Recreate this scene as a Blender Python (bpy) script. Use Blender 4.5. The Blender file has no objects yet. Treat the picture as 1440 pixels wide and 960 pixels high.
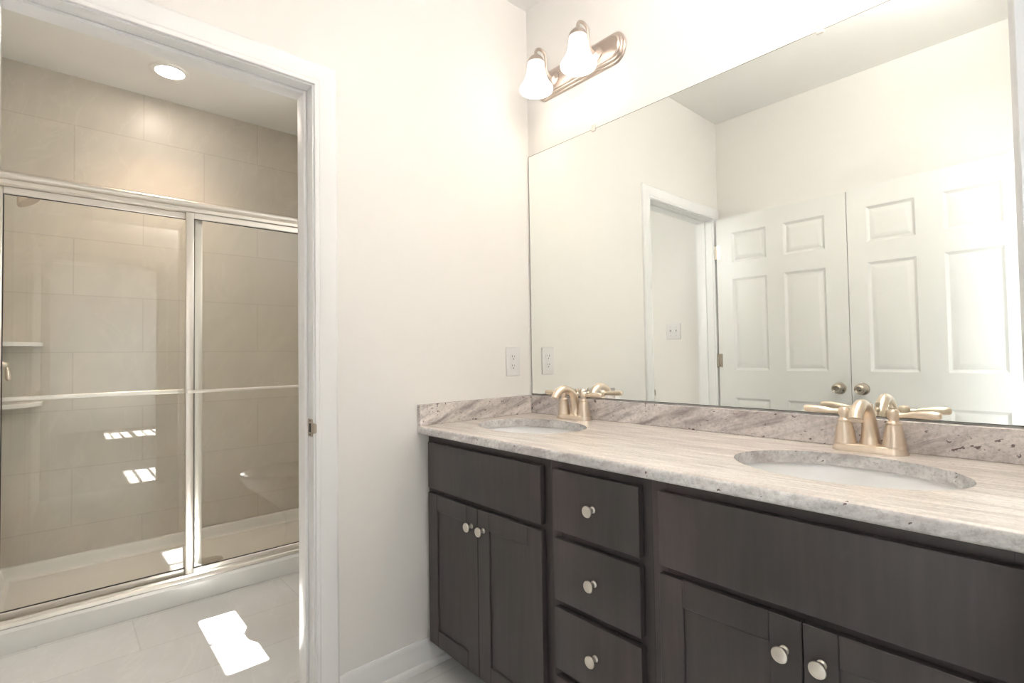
import bpy, bmesh, math, random
from mathutils import Vector, Matrix
random.seed(7)
SC = bpy.context.scene
COL = SC.collection
PI = math.pi
R = math.radians

# ------------------------------------------------------------------ camera
cam_d = bpy.data.cameras.new('camera')
cam = bpy.data.objects.new('camera', cam_d)
COL.objects.link(cam)
cam_d.sensor_fit = 'HORIZONTAL'
cam_d.sensor_width = 36.0
cam_d.lens = 718.98 / 1440 * 36
cam_d.clip_start = 0.01
_r = ((0.66366456, 0.74787788, -0.01510061),
      (0.03028037, -0.00668914, 0.99951906),
      (-0.74741719, 0.66380263, 0.02708536))
cam.matrix_world = Matrix(((_r[0][0], _r[1][0], -_r[2][0], 1.62714),
                           (_r[0][1], _r[1][1], -_r[2][1], -1.55821),
                           (_r[0][2], _r[1][2], -_r[2][2], 1.114),
                           (0, 0, 0, 1)))
SC.camera = cam

# ------------------------------------------------------------------ exposure, sky, sun
SC.view_settings.view_transform = 'Standard'
SC.view_settings.look = 'None'
SC.view_settings.gamma = 1.0
SC.view_settings.use_curve_mapping = False
SC.view_settings.exposure = 2.0

world = bpy.data.worlds.new('sky')
SC.world = world
world.use_nodes = True
bg = world.node_tree.nodes['Background']
bg.inputs[0].default_value = (0.80, 0.90, 1.0, 1)
bg.inputs[1].default_value = 1.0

SUN_TAN = 1.80
sun_d = bpy.data.lights.new('sun', 'SUN')
sun = bpy.data.objects.new('sun', sun_d)
COL.objects.link(sun)
sun_d.energy = 22.0
sun_d.angle = R(0.5)
sun_d.color = (1.0, 0.97, 0.92)
sun.rotation_euler = Vector((0, -1, -SUN_TAN)).to_track_quat('-Z', 'Y').to_euler()


def area(name, loc, direction, sx, sy, power, color):
    d = bpy.data.lights.new(name, 'AREA')
    d.shape = 'RECTANGLE'
    d.size, d.size_y = sx, sy
    d.energy = power
    d.color = color
    o = bpy.data.objects.new(name, d)
    COL.objects.link(o)
    o.location = loc
    o.rotation_euler = Vector(direction).to_track_quat('-Z', 'Y').to_euler()
    return o


# daylight arriving through the windows of the exterior wall
area('daylight_bath_window', (-0.675, 0.16, 1.97), (0, -1, -0.2), 0.5, 0.36, 3.5, (1.0, 0.97, 0.92))
area('daylight_bedroom_window', (2.11, 0.16, 1.35), (0, -1, -0.2), 0.7, 1.4, 18, (0.9, 0.96, 1.0))
area('daylight_bedroom_window_far', (5.7, 0.16, 1.35), (0, -1, -0.2), 0.8, 1.4, 8, (0.9, 0.96, 1.0))

P_FILL = 2.6        # glow of the added bowl lamp above the view
P_SHADE = 0.78        # emission of the glowing glass shades
P_BULB = 2.4
P_CAN = 15.0         # recessed light over the shower


# ------------------------------------------------------------------ mesh helpers
class MB:
    def __init__(self):
        self.bm = bmesh.new()

    def box(self, x0, x1, y0, y1, z0, z1, bev=0.0, seg=2):
        bm = self.bm
        x0, x1 = min(x0, x1), max(x0, x1)
        y0, y1 = min(y0, y1), max(y0, y1)
        z0, z1 = min(z0, z1), max(z0, z1)
        v = [bm.verts.new(p) for p in ((x0, y0, z0), (x1, y0, z0), (x1, y1, z0), (x0, y1, z0),
                                       (x0, y0, z1), (x1, y0, z1), (x1, y1, z1), (x0, y1, z1))]
        fs = [bm.faces.new([v[i] for i in q]) for q in ((3, 2, 1, 0), (4, 5, 6, 7), (0, 1, 5, 4), (1, 2, 6, 5), (2, 3, 7, 6), (3, 0, 4, 7))]
        if bev > 0:
            es = list({e for f in fs for e in f.edges})
            bmesh.ops.bevel(bm, geom=es, offset=bev, segments=seg, affect='EDGES', profile=0.5)
        return self

    def ring_loft(self, rings, cap0=True, cap1=True, closed=True):
        """rings: list of lists of points (equal counts)"""
        bm = self.bm
        vs = [[bm.verts.new(p) for p in r] for r in rings]
        n = len(vs[0])
        for a, b in zip(vs[:-1], vs[1:]):
            for i in range(n if closed else n - 1):
                j = (i + 1) % n
                try:
                    bm.faces.new((a[i], a[j], b[j], b[i]))
                except ValueError:
                    pass
        if cap0:
            bm.faces.new(list(reversed(vs[0])))
        if cap1:
            bm.faces.new(vs[-1])
        return self

    def lathe(self, prof, center=(0, 0, 0), axis=(0, 0, 1), n=32, sx=1.0, sy=1.0, cap0=True, cap1=True):
        """prof: [(radius, height)]"""
        ax = Vector(axis).normalized()
        q = Vector((0, 0, 1)).rotation_difference(ax)
        c = Vector(center)
        rings = []
        for r, h in prof:
            r = max(r, 1e-5)
            rings.append([c + q @ Vector((r * sx * math.cos(2 * PI * i / n), r * sy * math.sin(2 * PI * i / n), h)) for i in range(n)])
        return self.ring_loft(rings, cap0, cap1)

    def tube(self, pts, rad, n=14, flat=None):
        """pts path; rad constant or list; flat=(factor on second axis)"""
        pts = [Vector(p) for p in pts]
        rads = rad if isinstance(rad, (list, tuple)) else [rad] * len(pts)
        rings = []
        prev = None
        for i, p in enumerate(pts):
            t = (pts[min(i + 1, len(pts) - 1)] - pts[max(i - 1, 0)]).normalized()
            if prev is None:
                a = Vector((1, 0, 0)) if abs(t.x) < 0.9 else Vector((0, 1, 0))
                u = t.cross(a).normalized()
            else:
                u = (prev - t * prev.dot(t)).normalized()
            prev = u
            w = t.cross(u)
            k = 1.0 if flat is None else flat
            rings.append([p + u * rads[i] * math.cos(2 * PI * j / n) + w * rads[i] * k * math.sin(2 * PI * j / n) for j in range(n)])
        return self.ring_loft(rings)

    def prism(self, poly, axis, a, b):
        """poly: 2D points in the two other axes (order x<y<z), extruded along axis from a to b"""
        def P(p, t):
            if axis == 'x':
                return (t, p[0], p[1])
            if axis == 'y':
                return (p[0], t, p[1])
            return (p[0], p[1], t)
        return self.ring_loft([[P(p, a) for p in poly], [P(p, b) for p in poly]])

    def build(self, name, mat, parent=None, smooth=32):
        off = Vector((0, 0, 0))
        q = parent
        while q is not None:
            off += q.location
            q = q.parent
        bm = self.bm
        bmesh.ops.recalc_face_normals(bm, faces=bm.faces)
        for v in bm.verts:
            v.co -= off
        me = bpy.data.meshes.new(name)
        bm.to_mesh(me)
        bm.free()
        if smooth:
            for p in me.polygons:
                p.use_smooth = True
            me.set_sharp_from_angle(angle=R(smooth))
        o = bpy.data.objects.new(name, me)
        COL.objects.link(o)
        if mat:
            me.materials.append(mat)
        if parent:
            o.parent = parent
        return o


def tag(o, label, cat, group=None):
    o['label'] = label
    o['category'] = cat
    if group:
        o['group'] = group
    return o


def thing(name, loc, label, cat, group=None):
    o = bpy.data.objects.new(name, None)
    o.empty_display_size = 0.05
    COL.objects.link(o)
    o.location = loc
    return tag(o, label, cat, group)


def struct(name, mb, mat, parent=None, smooth=32):
    o = mb.build(name, mat, parent, smooth)
    o['kind'] = 'structure'
    return o


def copy_tree(o, parent=None):
    c = o.copy()
    COL.objects.link(c)
    c.parent = parent
    for ch in list(o.children):
        copy_tree(ch, c)
    return c


def rounded_rect(x0, x1, y0, y1, r, n=6):
    pts = []
    for cx, cy, a0 in ((x1 - r, y1 - r, 0), (x0 + r, y1 - r, 90), (x0 + r, y0 + r, 180), (x1 - r, y0 + r, 270)):
        for i in range(n + 1):
            a = R(a0 + 90 * i / n)
            pts.append((cx + r * math.cos(a), cy + r * math.sin(a)))
    return pts


def cut(o, cutter_mb, solver='EXACT'):
    c = cutter_mb.build('cutter', None, None, 0)
    c.location = -Vector((0, 0, 0))
    m = o.modifiers.new('b', 'BOOLEAN')
    m.object = c
    m.operation = 'DIFFERENCE'
    m.solver = solver
    bpy.context.view_layer.update()
    dg = bpy.context.evaluated_depsgraph_get()
    me = bpy.data.meshes.new_from_object(o.evaluated_get(dg))
    o.modifiers.clear()
    old = o.data
    o.data = me
    bpy.data.meshes.remove(old)
    cd = c.data
    bpy.data.objects.remove(c)
    bpy.data.meshes.remove(cd)
    me.set_sharp_from_angle(angle=R(32))


# ------------------------------------------------------------------ materials
def mat_base(name):
    m = bpy.data.materials.new(name)
    m.use_nodes = True
    nt = m.node_tree
    return m, nt, nt.nodes['Principled BSDF']


def N(nt, kind, **kw):
    n = nt.nodes.new(kind)
    for k, v in kw.items():
        setattr(n, k, v)
    return n


def ramp(nt, stops, interp='LINEAR'):
    n = nt.nodes.new('ShaderNodeValToRGB')
    cr = n.color_ramp
    cr.interpolation = interp
    while len(cr.elements) < len(stops):
        cr.elements.new(0.5)
    for e, (p, c) in zip(cr.elements, stops):
        e.position = p
        e.color = (c[0], c[1], c[2], 1) if isinstance(c, (tuple, list)) else (c, c, c, 1)
    return n


def coords(nt, rot=(0, 0, 0), scale=(1, 1, 1), loc=(0, 0, 0)):
    tc = N(nt, 'ShaderNodeTexCoord')
    src = tc.outputs['Object']
    if any(rot):
        rt = N(nt, 'ShaderNodeMapping')
        rt.inputs['Rotation'].default_value = rot
        nt.links.new(src, rt.inputs['Vector'])
        src = rt.outputs['Vector']
    mp = N(nt, 'ShaderNodeMapping')
    mp.inputs['Scale'].default_value = scale
    mp.inputs['Location'].default_value = loc
    nt.links.new(src, mp.inputs['Vector'])
    return mp.outputs['Vector']


def noise(nt, vec, scale, detail=4, rough=0.55, dist=0.0):
    n = N(nt, 'ShaderNodeTexNoise')
    n.inputs['Scale'].default_value = scale
    n.inputs['Detail'].default_value = detail
    n.inputs['Roughness'].default_value = rough
    n.inputs['Distortion'].default_value = dist
    if vec is not None:
        nt.links.new(vec, n.inputs['Vector'])
    return n.outputs['Fac']


def mixc(nt, fac, a, b, blend='MIX'):
    n = N(nt, 'ShaderNodeMix', data_type='RGBA', blend_type=blend)
    for sock, v in ((n.inputs[0], fac), (n.inputs[6], a), (n.inputs[7], b)):
        if isinstance(v, (int, float)):
            sock.default_value = v
        elif isinstance(v, (tuple, list)):
            sock.default_value = (v[0], v[1], v[2], 1)
        else:
            nt.links.new(v, sock)
    return n.outputs[2]


def bump(nt, bsdf, height, strength=0.1, dist=0.002):
    b = N(nt, 'ShaderNodeBump')
    b.inputs['Strength'].default_value = strength
    b.inputs['Distance'].default_value = dist
    nt.links.new(height, b.inputs['Height'])
    nt.links.new(b.outputs['Normal'], bsdf.inputs['Normal'])


def painted(name, col, rough=0.5, bumpscale=180, bumps=0.05, var=0.03):
    m, nt, b = mat_base(name)
    v = coords(nt)
    n = noise(nt, v, 2.2, 3)
    r = ramp(nt, [(0.3, [c * (1 - var) for c in col]), (0.7, [min(1, c * (1 + var)) for c in col])])
    nt.links.new(n, r.inputs[0])
    nt.links.new(r.outputs[0], b.inputs['Base Color'])
    b.inputs['Roughness'].default_value = rough
    bump(nt, b, noise(nt, v, bumpscale, 2), bumps, 0.001)
    return m


def metal(name, col, rough=0.3, stretch=(1, 1, 1)):
    m, nt, b = mat_base(name)
    v = coords(nt, scale=stretch)
    n = noise(nt, v, 60, 3)
    r = ramp(nt, [(0.3, rough * 0.97), (0.7, rough * 1.03)])
    nt.links.new(n, r.inputs[0])
    nt.links.new(r.outputs[0], b.inputs['Roughness'])
    b.inputs['Base Color'].default_value = (*col, 1)
    b.inputs['Metallic'].default_value = 1.0
    return m


def simple(name, col, rough=0.4, metallic=0.0, coat=0.0):
    m, nt, b = mat_base(name)
    v = coords(nt)
    n = noise(nt, v, 8, 2)
    r = ramp(nt, [(0.3, [c * 0.98 for c in col]), (0.7, col)])
    nt.links.new(n, r.inputs[0])
    nt.links.new(r.outputs[0], b.inputs['Base Color'])
    b.inputs['Roughness'].default_value = rough
    b.inputs['Metallic'].default_value = metallic
    b.inputs['Coat Weight'].default_value = coat
    return m


def emitter(name, col, strength):
    m, nt, b = mat_base(name)
    b.inputs['Base Color'].default_value = (*col, 1)
    b.inputs['Emission Color'].default_value = (*col, 1)
    b.inputs['Emission Strength'].default_value = strength
    b.inputs['Roughness'].default_value = 0.4
    return m


def granite(name, rot, light, mid, dark, streak=1.0, vein_amt=0.7, fleck=0.66, mottle=0.75):
    m, nt, b = mat_base(name)
    v1 = coords(nt, rot=rot, scale=(2.6, 24 * streak, 24 * streak))
    v1b = coords(nt, rot=rot, scale=(9, 95 * streak, 95 * streak), loc=(2, 5, 1))
    v2 = coords(nt, rot=rot, scale=(6, 40 * streak, 40 * streak), loc=(3, 1, 2))
    v3 = coords(nt)
    v4 = coords(nt, rot=rot, scale=(1.5, 8, 8), loc=(1.7, 0.4, 5))
    base = ramp(nt, [(0.32, mid), (0.50, [0.5 * (a + c) for a, c in zip(light, mid)]), (0.66, light)])
    nt.links.new(noise(nt, v1, 1.0, 8, 0.66, 0.9), base.inputs[0])
    fine = ramp(nt, [(0.36, 0.86), (0.5, 1.0), (0.64, 1.08)])
    nt.links.new(noise(nt, v1b, 1.0, 5, 0.6, 0.3), fine.inputs[0])
    c0 = mixc(nt, 0.85, base.outputs[0], fine.outputs[0], 'MULTIPLY')
    mot = ramp(nt, [(0.36, mottle), (0.5, 1.0), (0.66, 1.10)])
    nt.links.new(noise(nt, v3, 130, 4, 0.7), mot.inputs[0])
    c1 = mixc(nt, 0.85, c0, mot.outputs[0], 'MULTIPLY')
    vein = ramp(nt, [(0.48, 0.0), (0.60, vein_amt), (0.70, vein_amt * 0.3)])
    nt.links.new(noise(nt, v4, 1.0, 6, 0.6, 0.6), vein.inputs[0])
    veinm = ramp(nt, [(0.44, 0.0), (0.60, 1.0)])
    nt.links.new(noise(nt, v2, 1.2, 6, 0.7), veinm.inputs[0])
    vm = N(nt, 'ShaderNodeMath', operation='MULTIPLY')
    nt.links.new(vein.outputs[0], vm.inputs[0])
    nt.links.new(veinm.outputs[0], vm.inputs[1])
    c2 = mixc(nt, vm.outputs[0], c1, dark)
    fl = ramp(nt, [(fleck, 0.0), (fleck + 0.03, 0.9)])
    nt.links.new(noise(nt, coords(nt, rot=rot, scale=(0.7, 1.15, 1.15)), 75, 3, 0.55), fl.inputs[0])
    c3 = mixc(nt, fl.outputs[0], c2, (0.13, 0.085, 0.085))
    nt.links.new(c3, b.inputs['Base Color'])
    b.inputs['Roughness'].default_value = 0.16
    b.inputs['IOR'].default_value = 1.5
    return m


def espresso(name, rot=(0, 0, 0)):
    m, nt, b = mat_base(name)
    v1 = coords(nt, rot=rot, scale=(7, 7, 0.9))
    v2 = coords(nt, rot=rot, scale=(1.6, 1.6, 1.0))
    v3 = coords(nt, rot=rot, scale=(60, 60, 4))
    g = ramp(nt, [(0.3, (0.052, 0.047, 0.046)), (0.55, (0.066, 0.056, 0.057)), (0.75, (0.083, 0.068, 0.070))])
    nt.links.new(noise(nt, v1, 1.0, 6, 0.6, 0.8), g.inputs[0])
    bl = ramp(nt, [(0.35, (0.80, 0.84, 0.82)), (0.65, (1.12, 1.02, 1.02))])
    nt.links.new(noise(nt, v2, 2.2, 3), bl.inputs[0])
    fi = ramp(nt, [(0.35, 0.9), (0.65, 1.06)])
    nt.links.new(noise(nt, v3, 1.0, 3), fi.inputs[0])
    c = mixc(nt, 1.0, g.outputs[0], bl.outputs[0], 'MULTIPLY')
    c = mixc(nt, 1.0, c, fi.outputs[0], 'MULTIPLY')
    nt.links.new(c, b.inputs['Base Color'])
    b.inputs['Roughness'].default_value = 0.38
    return m


def tile_mat(name, col, grout, comps, shift, w, h, mortar=0.003, rough=0.35, vein=0.06, off=0.5):
    m, nt, b = mat_base(name)
    tc = N(nt, 'ShaderNodeTexCoord')
    sp = N(nt, 'ShaderNodeSeparateXYZ')
    cb = N(nt, 'ShaderNodeCombineXYZ')
    nt.links.new(tc.outputs['Object'], sp.inputs[0])
    for i, (cc, s) in enumerate(zip(comps, shift)):
        ad = N(nt, 'ShaderNodeMath', operation='ADD')
        ad.inputs[1].default_value = s
        nt.links.new(sp.outputs[cc], ad.inputs[0])
        nt.links.new(ad.outputs[0], cb.inputs[i])
    br = N(nt, 'ShaderNodeTexBrick', offset=off, offset_frequency=2, squash=1.0)
    br.inputs['Scale'].default_value = 1.0
    br.inputs['Mortar Size'].default_value = mortar
    br.inputs['Mortar Smooth'].default_value = 0.1
    br.inputs['Bias'].default_value = 0.0
    br.inputs['Brick Width'].default_value = w
    br.inputs['Row Height'].default_value = h
    nt.links.new(cb.outputs[0], br.inputs['Vector'])
    br.inputs['Color1'].default_value = (*[c * 0.98 for c in col], 1)
    br.inputs['Color2'].default_value = (*[min(1, c * 1.02) for c in col], 1)
    br.inputs['Mortar'].default_value = (*grout, 1)
    v = coords(nt, rot=(0.5, 0.4, 0.3), scale=(1, 2.2, 1))
    n1 = ramp(nt, [(0.3, 1 - vein), (0.55, 1.0), (0.75, 1 + vein)])
    nt.links.new(noise(nt, v, 3.0, 6, 0.6, 0.7), n1.inputs[0])
    c = mixc(nt, 1.0, br.outputs['Color'], n1.outputs[0], 'MULTIPLY')
    vn = ramp(nt, [(0.485, 0.0), (0.5, 0.22), (0.515, 0.0)])
    nt.links.new(noise(nt, v, 1.6, 5, 0.55, 1.2), vn.inputs[0])
    c = mixc(nt, vn.outputs[0], c, [min(1, x * 1.2) for x in col])
    nt.links.new(c, b.inputs['Base Color'])
    b.inputs['Roughness'].default_value = rough
    return m


def thin_glass(name, tint=(0.985, 0.992, 0.985)):
    m, nt, b = mat_base(name)
    nt.nodes.remove(b)
    out = nt.nodes['Material Output']
    tr = N(nt, 'ShaderNodeBsdfTransparent')
    tr.inputs[0].default_value = (*tint, 1)
    gl = N(nt, 'ShaderNodeBsdfGlossy')
    gl.inputs['Roughness'].default_value = 0.0
    gl.inputs['Color'].default_value = (1, 1, 1, 1)
    fr = N(nt, 'ShaderNodeFresnel')
    fr.inputs['IOR'].default_value = 1.5
    # a fresnel driven only by the facing angle, equal for both sides of the pane
    lw = N(nt, 'ShaderNodeLayerWeight')
    lw.inputs['Blend'].default_value = 0.5
    pw = N(nt, 'ShaderNodeMath', operation='POWER')
    pw.inputs[1].default_value = 4.0
    nt.links.new(lw.outputs['Facing'], pw.inputs[0])
    ma = N(nt, 'ShaderNodeMath', operation='MULTIPLY_ADD')
    ma.inputs[1].default_value = 0.9
    ma.inputs[2].default_value = 0.05
    nt.links.new(pw.outputs[0], ma.inputs[0])
    nt.nodes.remove(fr)
    mx = N(nt, 'ShaderNodeMixShader')
    nt.links.new(ma.outputs[0], mx.inputs[0])
    nt.links.new(tr.outputs[0], mx.inputs[1])
    nt.links.new(gl.outputs[0], mx.inputs[2])
    nt.links.new(mx.outputs[0], out.inputs['Surface'])
    return m


M = {}
M['wall'] = painted('cream_wall_paint', (0.84, 0.822, 0.795), 0.6, var=0.012)
M['ceiling'] = painted('ceiling_paint', (0.88, 0.875, 0.85), 0.7, var=0.01)
M['trim'] = painted('white_trim_paint', (0.86, 0.86, 0.86), 0.38, bumps=0.02, var=0.01)
M['door'] = painted('white_door_paint', (0.80, 0.80, 0.78), 0.32, bumps=0.03, var=0.01)
M['bath_ceiling'] = M['ceiling']
M['tile_back'] = tile_mat('shower_tile_back', (0.60, 0.56, 0.485), (0.53, 0.49, 0.42), (1, 2), (1.197, -0.25), 0.606, 0.305)
M['tile_side'] = tile_mat('shower_tile_side', (0.60, 0.56, 0.485), (0.53, 0.49, 0.42), (0, 2), (0.2, -0.25), 0.606, 0.305)
M['floor'] = tile_mat('floor_tile', (0.74, 0.74, 0.73), (0.65, 0.65, 0.64), (1, 0), (0.1, 0.828), 0.606, 0.305, mortar=0.003, rough=0.3, vein=0.04)
M['bed_floor'] = simple('bedroom_carpet', (0.46, 0.44, 0.42), 0.9)
M['granite_top'] = granite('granite_top', (0, 0, R(-3)), (0.85, 0.79, 0.735), (0.62, 0.56, 0.52), (0.50, 0.43, 0.41), 0.9, 0.5, 0.715, 0.86)
M['granite_edge'] = granite('granite_edge', (0, R(20), 0), (0.82, 0.80, 0.78), (0.54, 0.53, 0.53), (0.38, 0.32, 0.33), 0.5, 0.7, 0.675)
M['granite_splash'] = granite('granite_splash', (0, R(22), 0), (0.82, 0.765, 0.74), (0.57, 0.52, 0.505), (0.24, 0.19, 0.19), 0.7, 0.9, 0.655)
M['granite_side'] = granite('granite_side_splash', (R(-22), 0, R(-90)), (0.82, 0.765, 0.735), (0.58, 0.53, 0.505), (0.24, 0.19, 0.185), 0.7, 0.9, 0.64)
M['wood'] = espresso('espresso_maple')
M['wood_h'] = espresso('espresso_maple_front', (0, 0, 0))
M['dark'] = simple('cabinet_shadow_interior', (0.03, 0.026, 0.025), 0.7)
M['knob'] = metal('satin_nickel_knob', (0.72, 0.68, 0.62), 0.3)
M['faucet'] = metal('brushed_champagne_nickel', (0.77, 0.66, 0.545), 0.33)
M['nickel'] = metal('brushed_nickel', (0.66, 0.60, 0.53), 0.32)
M['frame'] = metal('shower_frame_nickel', (0.80, 0.76, 0.70), 0.34)
M['doorknob'] = metal('door_knob_nickel', (0.56, 0.50, 0.43), 0.28)
M['porcelain'] = simple('white_porcelain', (0.90, 0.90, 0.90), 0.12, coat=0.5)
M['acrylic'] = simple('white_acrylic_pan', (0.78, 0.78, 0.75), 0.2, coat=0.3)
M['gasket'] = simple('black_gasket', (0.02, 0.02, 0.02), 0.5)
M['plate'] = simple('white_outlet_plastic', (0.80, 0.79, 0.79), 0.35)
M['slot'] = simple('dark_slot', (0.03, 0.03, 0.03), 0.6)
M['clip'] = simple('clear_plastic_clip', (0.75, 0.70, 0.66), 0.2)
M['glass'] = thin_glass('shower_glass')
M['shade'] = emitter('lit_frosted_glass', (1.0, 0.95, 0.87), P_SHADE)
M['bulb'] = emitter('lit_bulb', (1.0, 0.84, 0.60), P_BULB)
M['can'] = emitter('lit_recessed_lens', (1.0, 0.86, 0.74), P_CAN)
M['fill_bulb'] = emitter('added_fill_bulb', (1.0, 0.95, 0.93), 64.0)  # bulbs of the added, unseen bowl lamp
M['fill_bowl'] = emitter('added_fill_bowl', (1.0, 0.97, 0.93), P_FILL)  # glowing glass of the same added lamp
mm, nt, b = mat_base('silvered_mirror')
b.inputs['Base Color'].default_value = (0.93, 0.955, 0.925, 1)
b.inputs['Metallic'].default_value = 1.0
b.inputs['Roughness'].default_value = 0.0
M['mirror'] = mm
M['mirror_edge'] = simple('mirror_edge', (0.16, 0.16, 0.14), 0.3)

# ------------------------------------------------------------------ room shell
H = 2.65          # ceiling
W = 1.60          # vanity room right wall
YF = -1.76        # wall behind the doors
YS = -1.79        # end wall of the shower room


def wall_y(mb, x0, x1, y0, y1, z0, z1, holes):
    """a wall running along x with rectangular holes (x0,x1,z0,z1)"""
    xs = x0
    for hx0, hx1, hz0, hz1 in sorted(holes):
        mb.box(xs, hx0, y0, y1, z0, z1)
        if hz0 > z0:
            mb.box(hx0, hx1, y0, y1, z0, hz0)
        mb.box(hx0, hx1, y0, y1, hz1, z1)
        xs = hx1
    mb.box(xs, x1, y0, y1, z0, z1)


def wall_x(mb, x0, x1, y0, y1, z0, z1, holes):
    ys = y0
    for hy0, hy1, hz1 in sorted(holes):
        mb.box(x0, x1, ys, hy0, z0, z1)
        mb.box(x0, x1, hy0, hy1, hz1, z1)
        ys = hy1
    mb.box(x0, x1, ys, y1, z0, z1)


WIN = [(-0.92, -0.43, 1.80, 2.14), (1.78, 2.48, 0.62, 2.07), (5.32, 6.10, 0.62, 2.02)]   # clear light openings at y=.05
mb = MB()
wall_y(mb, -2.10, 6.72, 0, 0.12, 0, H, [(a - 0.05, b_ + 0.05, c - 0.09, d + 0.05) for a, b_, c, d in WIN])
struct('wall_back', mb, M['wall'], smooth=0)
mb = MB()
wall_x(mb, -0.11, 0, YF - 0.03, 0, 0, H, [(-1.698, -0.935, 2.005)])
struct('wall_left', mb, M['wall'], smooth=0)
mb = MB()
mb.box(-0.055, W + 0.11, YF - 0.12, YF, 0, H)
mb.box(-2.10, -0.055, YF - 0.12, YS, 0, H)
struct('wall_front', mb, M['wall'], smooth=0)
mb = MB()
wall_x(mb, W, W + 0.11, YF, 0, 0, H, [(-1.625, -0.85, 2.005)])
struct('wall_right', mb, M['wall'], smooth=0)
mb = MB()
mb.box(W, W + 0.11, -3.6, YF - 0.12, 0, H)
struct('wall_bedroom_near', mb, M['wall'], smooth=0)
mb = MB()
mb.box(W, 6.72, -3.72, -3.6, 0, H)
struct('wall_bedroom_front', mb, M['wall'], smooth=0)
mb = MB()
mb.box(6.6, 6.72, -3.6, 0, 0, H)
struct('wall_bedroom_far', mb, M['wall'], smooth=0)
mb = MB()
mb.box(-2.10, -1.962, YS, 0, 0, H)
struct('wall_shower_outer', mb, M['wall'], smooth=0)
# shower tile claddings
mb = MB()
mb.box(-1.962, -1.95, YS + 0.012, -0.252, 0.106, H)
struct('wall_shower_back', mb, M['tile_back'], smooth=0)
mb = MB()
mb.box(-1.962, -1.17, YS, YS + 0.012, 0.106, H)
struct('wall_shower_left', mb, M['tile_side'], smooth=0)
mb = MB()
mb.box(-1.962, -1.17, -0.252, 0.0, 0, H)
struct('wall_shower_end', mb, M['tile_side'], smooth=0)
mb = MB()
mb.box(-2.10, 6.72, -3.72, 0.12, H, H + 0.15)
struct('ceiling', mb, M['ceiling'], smooth=0)
mb = MB()
mb.box(-2.10, W + 0.055, YF - 0.12, 0.12, -0.12, 0)
struct('floor', mb, M['floor'], smooth=0)
mb = MB()
mb.box(W + 0.055, 6.72, -3.72, 0.12, -0.12, 0)
struct('floor_bedroom', mb, M['bed_floor'], smooth=0)

# windows of the exterior wall: frame, meeting rail, muntins, pane
for i, (x0, x1, z0, z1) in enumerate(WIN):
    mb = MB()
    t = 0.05
    y0, y1 = 0.03, 0.07
    mb.box(x0 - t, x0, y0, y1, z0 - 0.09, z1 + t)
    mb.box(x1, x1 + t, y0, y1, z0 - 0.09, z1 + t)
    mb.box(x0, x1, y0, y1, z1, z1 + t)
    mb.box(x0, x1, y0, y1, z0 - 0.09, z0)
    fr = struct('window_%d' % (i + 1), mb, M['trim'])
    mb = MB()
    if i == 0:
        mb.box(-0.695, -0.674, 0.045, 0.055, z0, z1)
    else:
        zm = z0 + (z1 - z0) * 0.52
        mb.box(x0, x1, 0.035, 0.065, zm - 0.03, zm + 0.03)
        for za, zb in ((zm + 0.03, z1), (z0, zm - 0.03)):
            for k in (1, 2):
                zz = za + (zb - za) * k / 3
                mb.box(x0, x1, 0.045, 0.055, zz - 0.011, zz + 0.011)
            xm = (x0 + x1) / 2
            mb.box(xm - 0.014, xm + 0.014, 0.045, 0.055, za, zb)
    mb.build('muntin', M['trim'], fr)

# ------------------------------------------------------------------ casings, jambs, baseboards
CAS = [(0, 0), (0, 0.010), (0.005, 0.0125), (0.010, 0.0125), (0.013, 0.0095), (0.018, 0.012), (0.040, 0.0155),
       (0.056, 0.018), (0.062, 0.018), (0.066, 0.0155), (0.070, 0.011), (0.0715, 0)]


def casing(mb, plane_x, sgn, ya, yb, zt, prof=CAS, k=1.0):
    rings = []
    for key in range(4):
        ring = []
        for u, t in prof:
            u *= k
            x = plane_x + sgn * t
            ring.append({0: (x, ya - u, 0.0), 1: (x, ya - u, zt + u), 2: (x, yb + u, zt + u), 3: (x, yb + u, 0.0)}[key])
        rings.append(ring)
    mb.ring_loft(rings)


def jamb_set(mb, x0, x1, ya, yb, zt, t=0.018, sx0=0, sx1=0):
    mb.box(x0, x1, yb, yb + t, 0, zt + t)
    mb.box(x0, x1, ya - t, ya, 0, zt + t)
    mb.box(x0, x1, ya, yb, zt, zt + t)
    # stop
    s = 0.011
    mb.box(sx0, sx1, yb - s, yb, 0, zt, 0.002)
    mb.box(sx0, sx1, ya, ya + s, 0, zt, 0.002)
    mb.box(sx0, sx1, ya + s, yb - s, zt - s, zt, 0.002)


# shower-room doorway in the left wall
mb = MB()
casing(mb, 0.0, 1, -1.682, -0.950, 1.992)
casing(mb, -0.11, -1, -1.682, -0.950, 1.992)
tr1 = struct('trim_1', mb, M['trim'])
mb = MB()
jamb_set(mb, -0.11, 0.0, -1.678, -0.955, 1.988, 0.018, -0.103, -0.045)
mb.build('door_jamb', M['trim'], tr1)
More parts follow.
